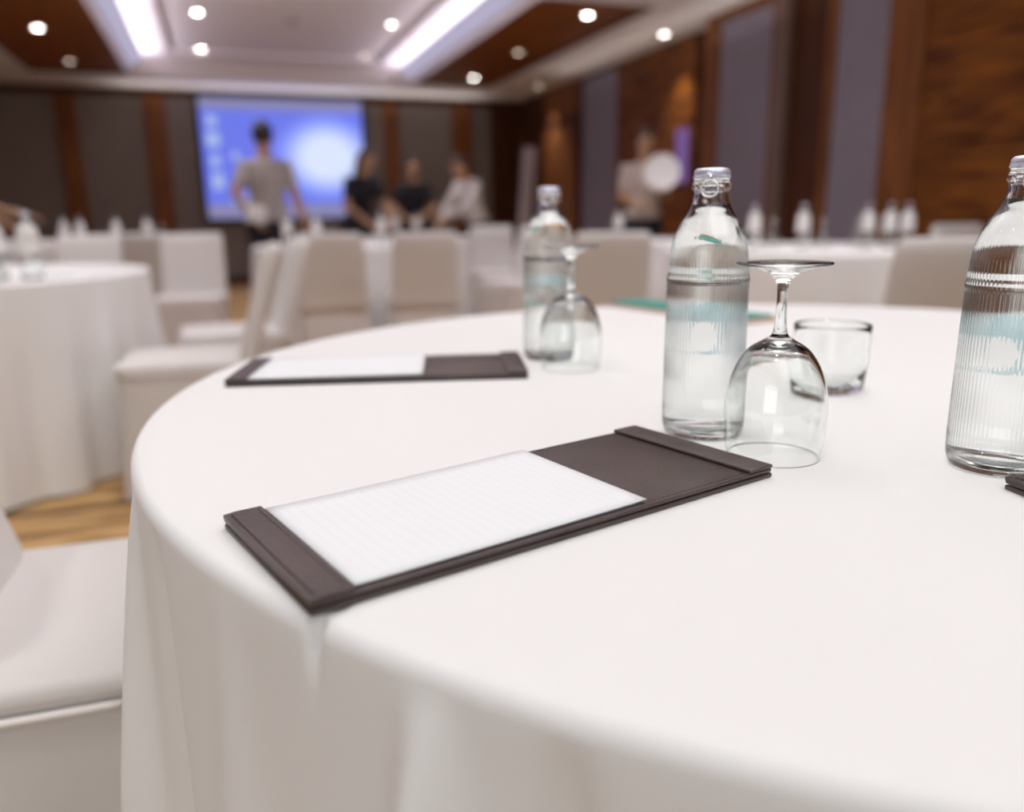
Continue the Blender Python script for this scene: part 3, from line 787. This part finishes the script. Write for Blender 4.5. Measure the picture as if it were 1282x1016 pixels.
# ------------------------------------------------------------------ teal booklet on the far side of the table
t = thing('booklet', 'thin teal and tan booklet lying behind the near water bottle', 'booklet', (0.87, 1.39, TB), radians(-78))
obj('tan_cover', new_box(-0.20, 0.20, -0.05, 0.05, 0.0, 0.006, 0.002, 2), M['tan'], t)
obj('teal_cover', new_box(-0.195, 0.185, -0.042, 0.042, 0.006, 0.011, 0.002, 2), M['teal'], t)

# ------------------------------------------------------------------ people
def sphere(bm, c, r, sc=(1, 1, 1), rot=None):
    m = Matrix.Translation(c) @ (rot.to_4x4() if rot else Matrix()) @ Matrix.Diagonal((*sc, 1))
    bmesh.ops.create_uvsphere(bm, u_segments=20, v_segments=14, radius=r, matrix=m)
def capsule(bm, a, b, ra, rb):
    a, b = Vector(a), Vector(b); d = b - a
    sphere(bm, a, ra); sphere(bm, b, rb)
    if d.length > 1e-4:
        m = Matrix.Translation((a + b) / 2) @ d.to_track_quat('Z', 'Y').to_matrix().to_4x4()
        bmesh.ops.create_cone(bm, cap_ends=True, segments=20, radius1=ra, radius2=rb, depth=d.length, matrix=m)
def remesh(name, bm, mat, parent, vox, smooth=3):
    o = obj(name, bm, mat, None)
    md = o.modifiers.new('r', 'REMESH'); md.mode = 'VOXEL'; md.voxel_size = vox
    ms = o.modifiers.new('s', 'SMOOTH'); ms.iterations = smooth; ms.factor = 0.5
    dg = bpy.context.evaluated_depsgraph_get(); dg.update()
    me = bpy.data.meshes.new_from_object(o.evaluated_get(dg))
    o.modifiers.clear(); o.data = me
    for p in me.polygons: p.use_smooth = True
    o.parent = parent
    return o
def hand(bm, wrist, d, up_, side):
    """palm and five curled fingers; d: direction of the fingers, up_: back of the hand, side: +1 thumb to the d x up side"""
    wrist = Vector(wrist); d = Vector(d).normalized(); s = d.cross(Vector(up_)).normalized() * side; u = s.cross(d).normalized() * side
    pc = wrist + d * 0.05
    for k in (-1, 0, 1): capsule(bm, wrist + s * k * .012, wrist + d * .085 + s * k * .026, 0.017, 0.014)
    for k, ln in zip((-1.5, -.5, .5, 1.5), (.060, .074, .080, .070)):
        b = wrist + d * .088 + s * k * .019
        j1 = b + d * ln * .5 - u * ln * .12; j2 = j1 + d * ln * .38 - u * ln * .34
        capsule(bm, b, j1, .0098, .0090); capsule(bm, j1, j2, .0090, .0075)
    b = wrist + d * .030 + s * .030; j = b + d * .032 + s * .026 - u * .008; e = j + d * .030 + s * .006 - u * .010
    capsule(bm, b, j, .0125, .0105); capsule(bm, j, e, .0105, .0088)
def person(label, loc, rz, scale, shirt, lean=0, twist=0, arms=None, head=(0, 0), hair='short', sleeve='short', hair_mat='hair', apron=None, tr='trousers'):
    t = thing('person', label, 'person', (loc[0], loc[1], 0), radians(rz), None)
    t.scale = (scale,) * 3
    piv = Vector((0, 0, 0.98)); Rl = Matrix.Rotation(radians(twist), 3, 'Z') @ Matrix.Rotation(radians(-lean), 3, 'X')
    U = lambda p: piv + Rl @ (Vector(p) - piv)
    J = dict(chest=U((0, 0, 1.28)), waist=U((0, 0, 1.08)), neck=U((0, -.005, 1.47)), sl=U((-.165, 0, 1.385)), sr=U((.165, 0, 1.385)))
    A = {'l': (U((-.25, -.02, 1.13)), U((-.27, .06, .90))), 'r': (U((.25, -.02, 1.13)), U((.27, .06, .90)))}
    if arms:
        for k, v in arms.items(): A[k] = (Vector(v[0]), Vector(v[1]))
    Rh = Matrix.Rotation(radians(head[0] + twist), 3, 'Z') @ Matrix.Rotation(radians(-head[1]), 3, 'X')
    hc = J['neck'] + Rl @ Vector((0, 0.02, 0.055)) + Rh @ Vector((0, 0.015, 0.105))
    Hd = lambda p: hc + Rh @ Vector(p)
    b = bmesh.new()
    sphere(b, J['chest'], .1, (1.62, 1.05, 1.75), Rl); sphere(b, J['waist'], .1, (1.36, .98, 1.5), Rl); sphere(b, (0, 0, .93), .1, (1.62, 1.12, 1.2))
    sphere(b, U((0, -.01, 1.385)), .1, (1.68, .75, .62), Rl)
    capsule(b, U((0, -.01, 1.40)), hc - Rh @ Vector((0, .02, .05)), .058, .052)
    for s, k in ((-1, 'l'), (1, 'r')):
        sh = J['s' + k]; e, w_ = A[k]
        capsule(b, sh, e, .052, .040); capsule(b, e, w_, .040, .027)
        d = (w_ - e).normalized()
        hand(b, w_, d, (0, 0, 1) if abs(d.z) < .8 else (s * 1.0, 0, 0), s if abs(d.z) < .8 else 1)
        hp = Vector((s * .09, 0, .91)); kn = Vector((s * .10, .025, .50)); an = Vector((s * .10, -.02, .085))
        capsule(b, hp, kn, .088, .056); capsule(b, kn, kn * .45 + an * .55 + Vector((0, -.015, 0)), .056, .052); capsule(b, kn * .45 + an * .55 + Vector((0, -.015, 0)), an, .050, .036)
        capsule(b, an - Vector((0, .02, .045)), an + Vector((s * .02, .15, -.055)), .034, .026)
    sphere(b, hc, .1, (.76, .95, 1.12), Rh); sphere(b, Hd((0, .03, -.05)), .07, (.80, .85, .85), Rh)
    capsule(b, Hd((0, .088, .012)), Hd((0, .108, -.022)), .009, .014)           # nose
    capsule(b, Hd((-.022, .083, -.056)), Hd((.022, .083, -.056)), .009, .009)   # lips
    sphere(b, Hd((0, .076, -.092)), .022, (1, 1, .9), Rh)                       # chin
    for s in (-1, 1):
        sphere(b, Hd((s * .078, -.005, -.005)), .026, (.35, .75, 1.1), Rh)      # ears
        capsule(b, Hd((s * .014, .088, .026)), Hd((s * .05, .076, .026)), .008, .007)   # brow
    body = remesh('body', b, M['skin'], t, 0.0075, 2)
    b = bmesh.new()
    for s in (-1, 1): sphere(b, Hd((s * .032, .083, .006)), .0115, (1.3, .6, .8), Rh)
    obj('eyes', b, M['eye'], body)
    b = bmesh.new()
    sphere(b, Hd((0, -.016, .022)), .1, (.84, .97, 1.10), Rh)
    if hair == 'bun': sphere(b, Hd((0, -.115, .02)), .045)
    if hair == 'long': capsule(b, Hd((0, -.06, 0)), Hd((0, -.085, -.16)), .075, .05)
    # clear the face: drop what lies in front of and below the hairline
    inv = Rh.inverted()
    kill = [v for v in b.verts if (lambda q: (q.y > .035 and q.z < .062) or (q.z < -.045 and q.y > -.03) or q.z < (-.075 if hair != 'long' else -.3))(inv @ (v.co - hc))]
    bmesh.ops.delete(b, geom=kill, context='VERTS')
    g = list(b.faces); 
    hr = obj('hair', b, M[hair_mat], t)
    md = hr.modifiers.new('thick', 'SOLIDIFY'); md.thickness = 0.012; md.offset = -1
    # shirt
    b = bmesh.new()
    sphere(b, J['chest'], .1, (1.78, 1.22, 1.82), Rl); sphere(b, J['waist'], .1, (1.55, 1.16, 1.6), Rl); sphere(b, U((0, 0, .97)), .1, (1.72, 1.24, 1.0), Rl)
    sphere(b, U((0, -.01, 1.385)), .1, (1.85, .92, .72), Rl)
    for k in 'lr':
        e, w_ = A[k]
        if sleeve == 'long': capsule(b, J['s' + k], e, .068, .054); capsule(b, e, e * .08 + w_ * .92, .054, .040)
        else: capsule(b, J['s' + k], J['s' + k] * .35 + e * .65, .058, .052)
    remesh('shirt', b, shirt, t, 0.012, 3)
    b = bmesh.new()
    sphere(b, (0, 0, .93), .1, (1.70, 1.20, 1.15))
    for s in (-1, 1):
        hp = Vector((s * .09, 0, .90)); kn = Vector((s * .10, .025, .50)); an = Vector((s * .10, -.02, .085))
        capsule(b, hp, kn, .098, .070); capsule(b, kn, an, .070, .058)
    remesh('trousers', b, M[tr], t, 0.012, 3)
    for s in (-1, 1):
        b = bmesh.new(); capsule(b, (s * .10, -.04, .045), (s * .118, .13, .035), .044, .036); box(b, s * .11 - .04, s * .11 + .04, -.08, .165, 0.0, .03)
        remesh('shoe', b, M['shoe'], t, 0.008, 2)
    if apron:
        b = bmesh.new(); sphere(b, U((0, .03, 1.1)), .1, (1.5, 1.15, 2.3), Rl); remesh('apron', b, M[apron], t, 0.012, 3)
    return t
person('man in a grey shirt standing with his back turned before the blue screen', (0.42, 7.12), -6, 0.985, M['shirt_grey'], 0, 0,
       {'l': ((-.245, -.11, 1.17), (-.13, -.15, .99)), 'r': ((.235, -.02, 1.14), (.30, .06, .90))}, (4, 4), 'short', 'short')
person('person in black bending over the table, just right of the screen', (1.50, 9.12), -160, 0.97, M['shirt_black'], 16, 0,
       {'l': ((-.24, .22, 1.10), (-.16, .42, .95)), 'r': ((.26, .20, 1.10), (.14, .42, .93))}, (20, 20), 'long', 'short')
person('dark-haired person in black facing the viewer, hands over the table', (2.16, 9.32), 172, 0.92, M['shirt_black'], 14, 0,
       {'l': ((-.27, .17, 1.12), (-.05, .36, 1.02)), 'r': ((.27, .17, 1.12), (.08, .38, .99))}, (0, 8), 'short', 'short')
person('person in a white long-sleeved shirt leaning left over the table', (2.74, 8.76), 112, 0.93, M['shirt_white'], 18, 0,
       {'l': ((-.28, .26, 1.20), (-.10, .44, 1.03)), 'r': ((.26, .22, 1.13), (.12, .42, 1.0))}, (0, 25), 'bun', 'long', 'hair_brown')
rm = person('man in a white shirt holding a round plate by the timber wall', (3.62, 6.55), 165, 0.955, M['shirt_beige'], 0, 0,
       {'l': ((-.215, .06, 1.15), (-.06, .27, 1.20)), 'r': ((.215, .04, 1.14), (.12, .27, 1.10))}, (10, 10), 'short', 'short', 'hair_brown')
person('person at the left edge of the picture reaching an arm over a table', (-1.84, 6.95), -70, 0.92, M['shirt_grey'], 22, 0,
       {'l': ((-.24, .30, 1.16), (-.17, .56, 1.10)), 'r': ((.24, .26, 1.08), (.14, .46, .98))}, (0, 15), 'short', 'short')

# the plate the man carries and the cloth on the other man's hip
pl = obj('round_plate', lathe(bmesh.new(), [(0, -0.006), (0.09, -0.006), (0.105, 0.0), (0.150, 0.012), (0.152, 0.015), (0.148, 0.016), (0.104, 0.005), (0.09, 0.0), (0, 0.0)], 64), M['plate'])
pl.location = (3.60, 6.20, 1.285); pl.rotation_euler = (radians(82), 0, radians(-32))
tag(pl, 'round white plate held up by the man near the timber wall', 'plate')
bm = bmesh.new()
sheet(bm, -0.075, 0.075, -0.07, 0.07, lambda x, y: 0.012 * sin(28 * x + 1) + 0.012 * cos(24 * y), 0.02, 14, 12)
cl = obj('folded_cloth', bm, M['shirt_white']); cl.location = (0.315, 6.955, 0.985); cl.rotation_euler = (radians(80), radians(12), radians(8))
tag(cl, 'white folded cloth in the hand of the man before the screen', 'cloth')

SC.cycles.blur_glossy = 0.0; SC.cycles.sample_clamp_indirect = 40.0
SC.cycles.max_bounces = 16; SC.cycles.diffuse_bounces = 8; SC.cycles.transmission_bounces = 14; SC.cycles.transparent_max_bounces = 8
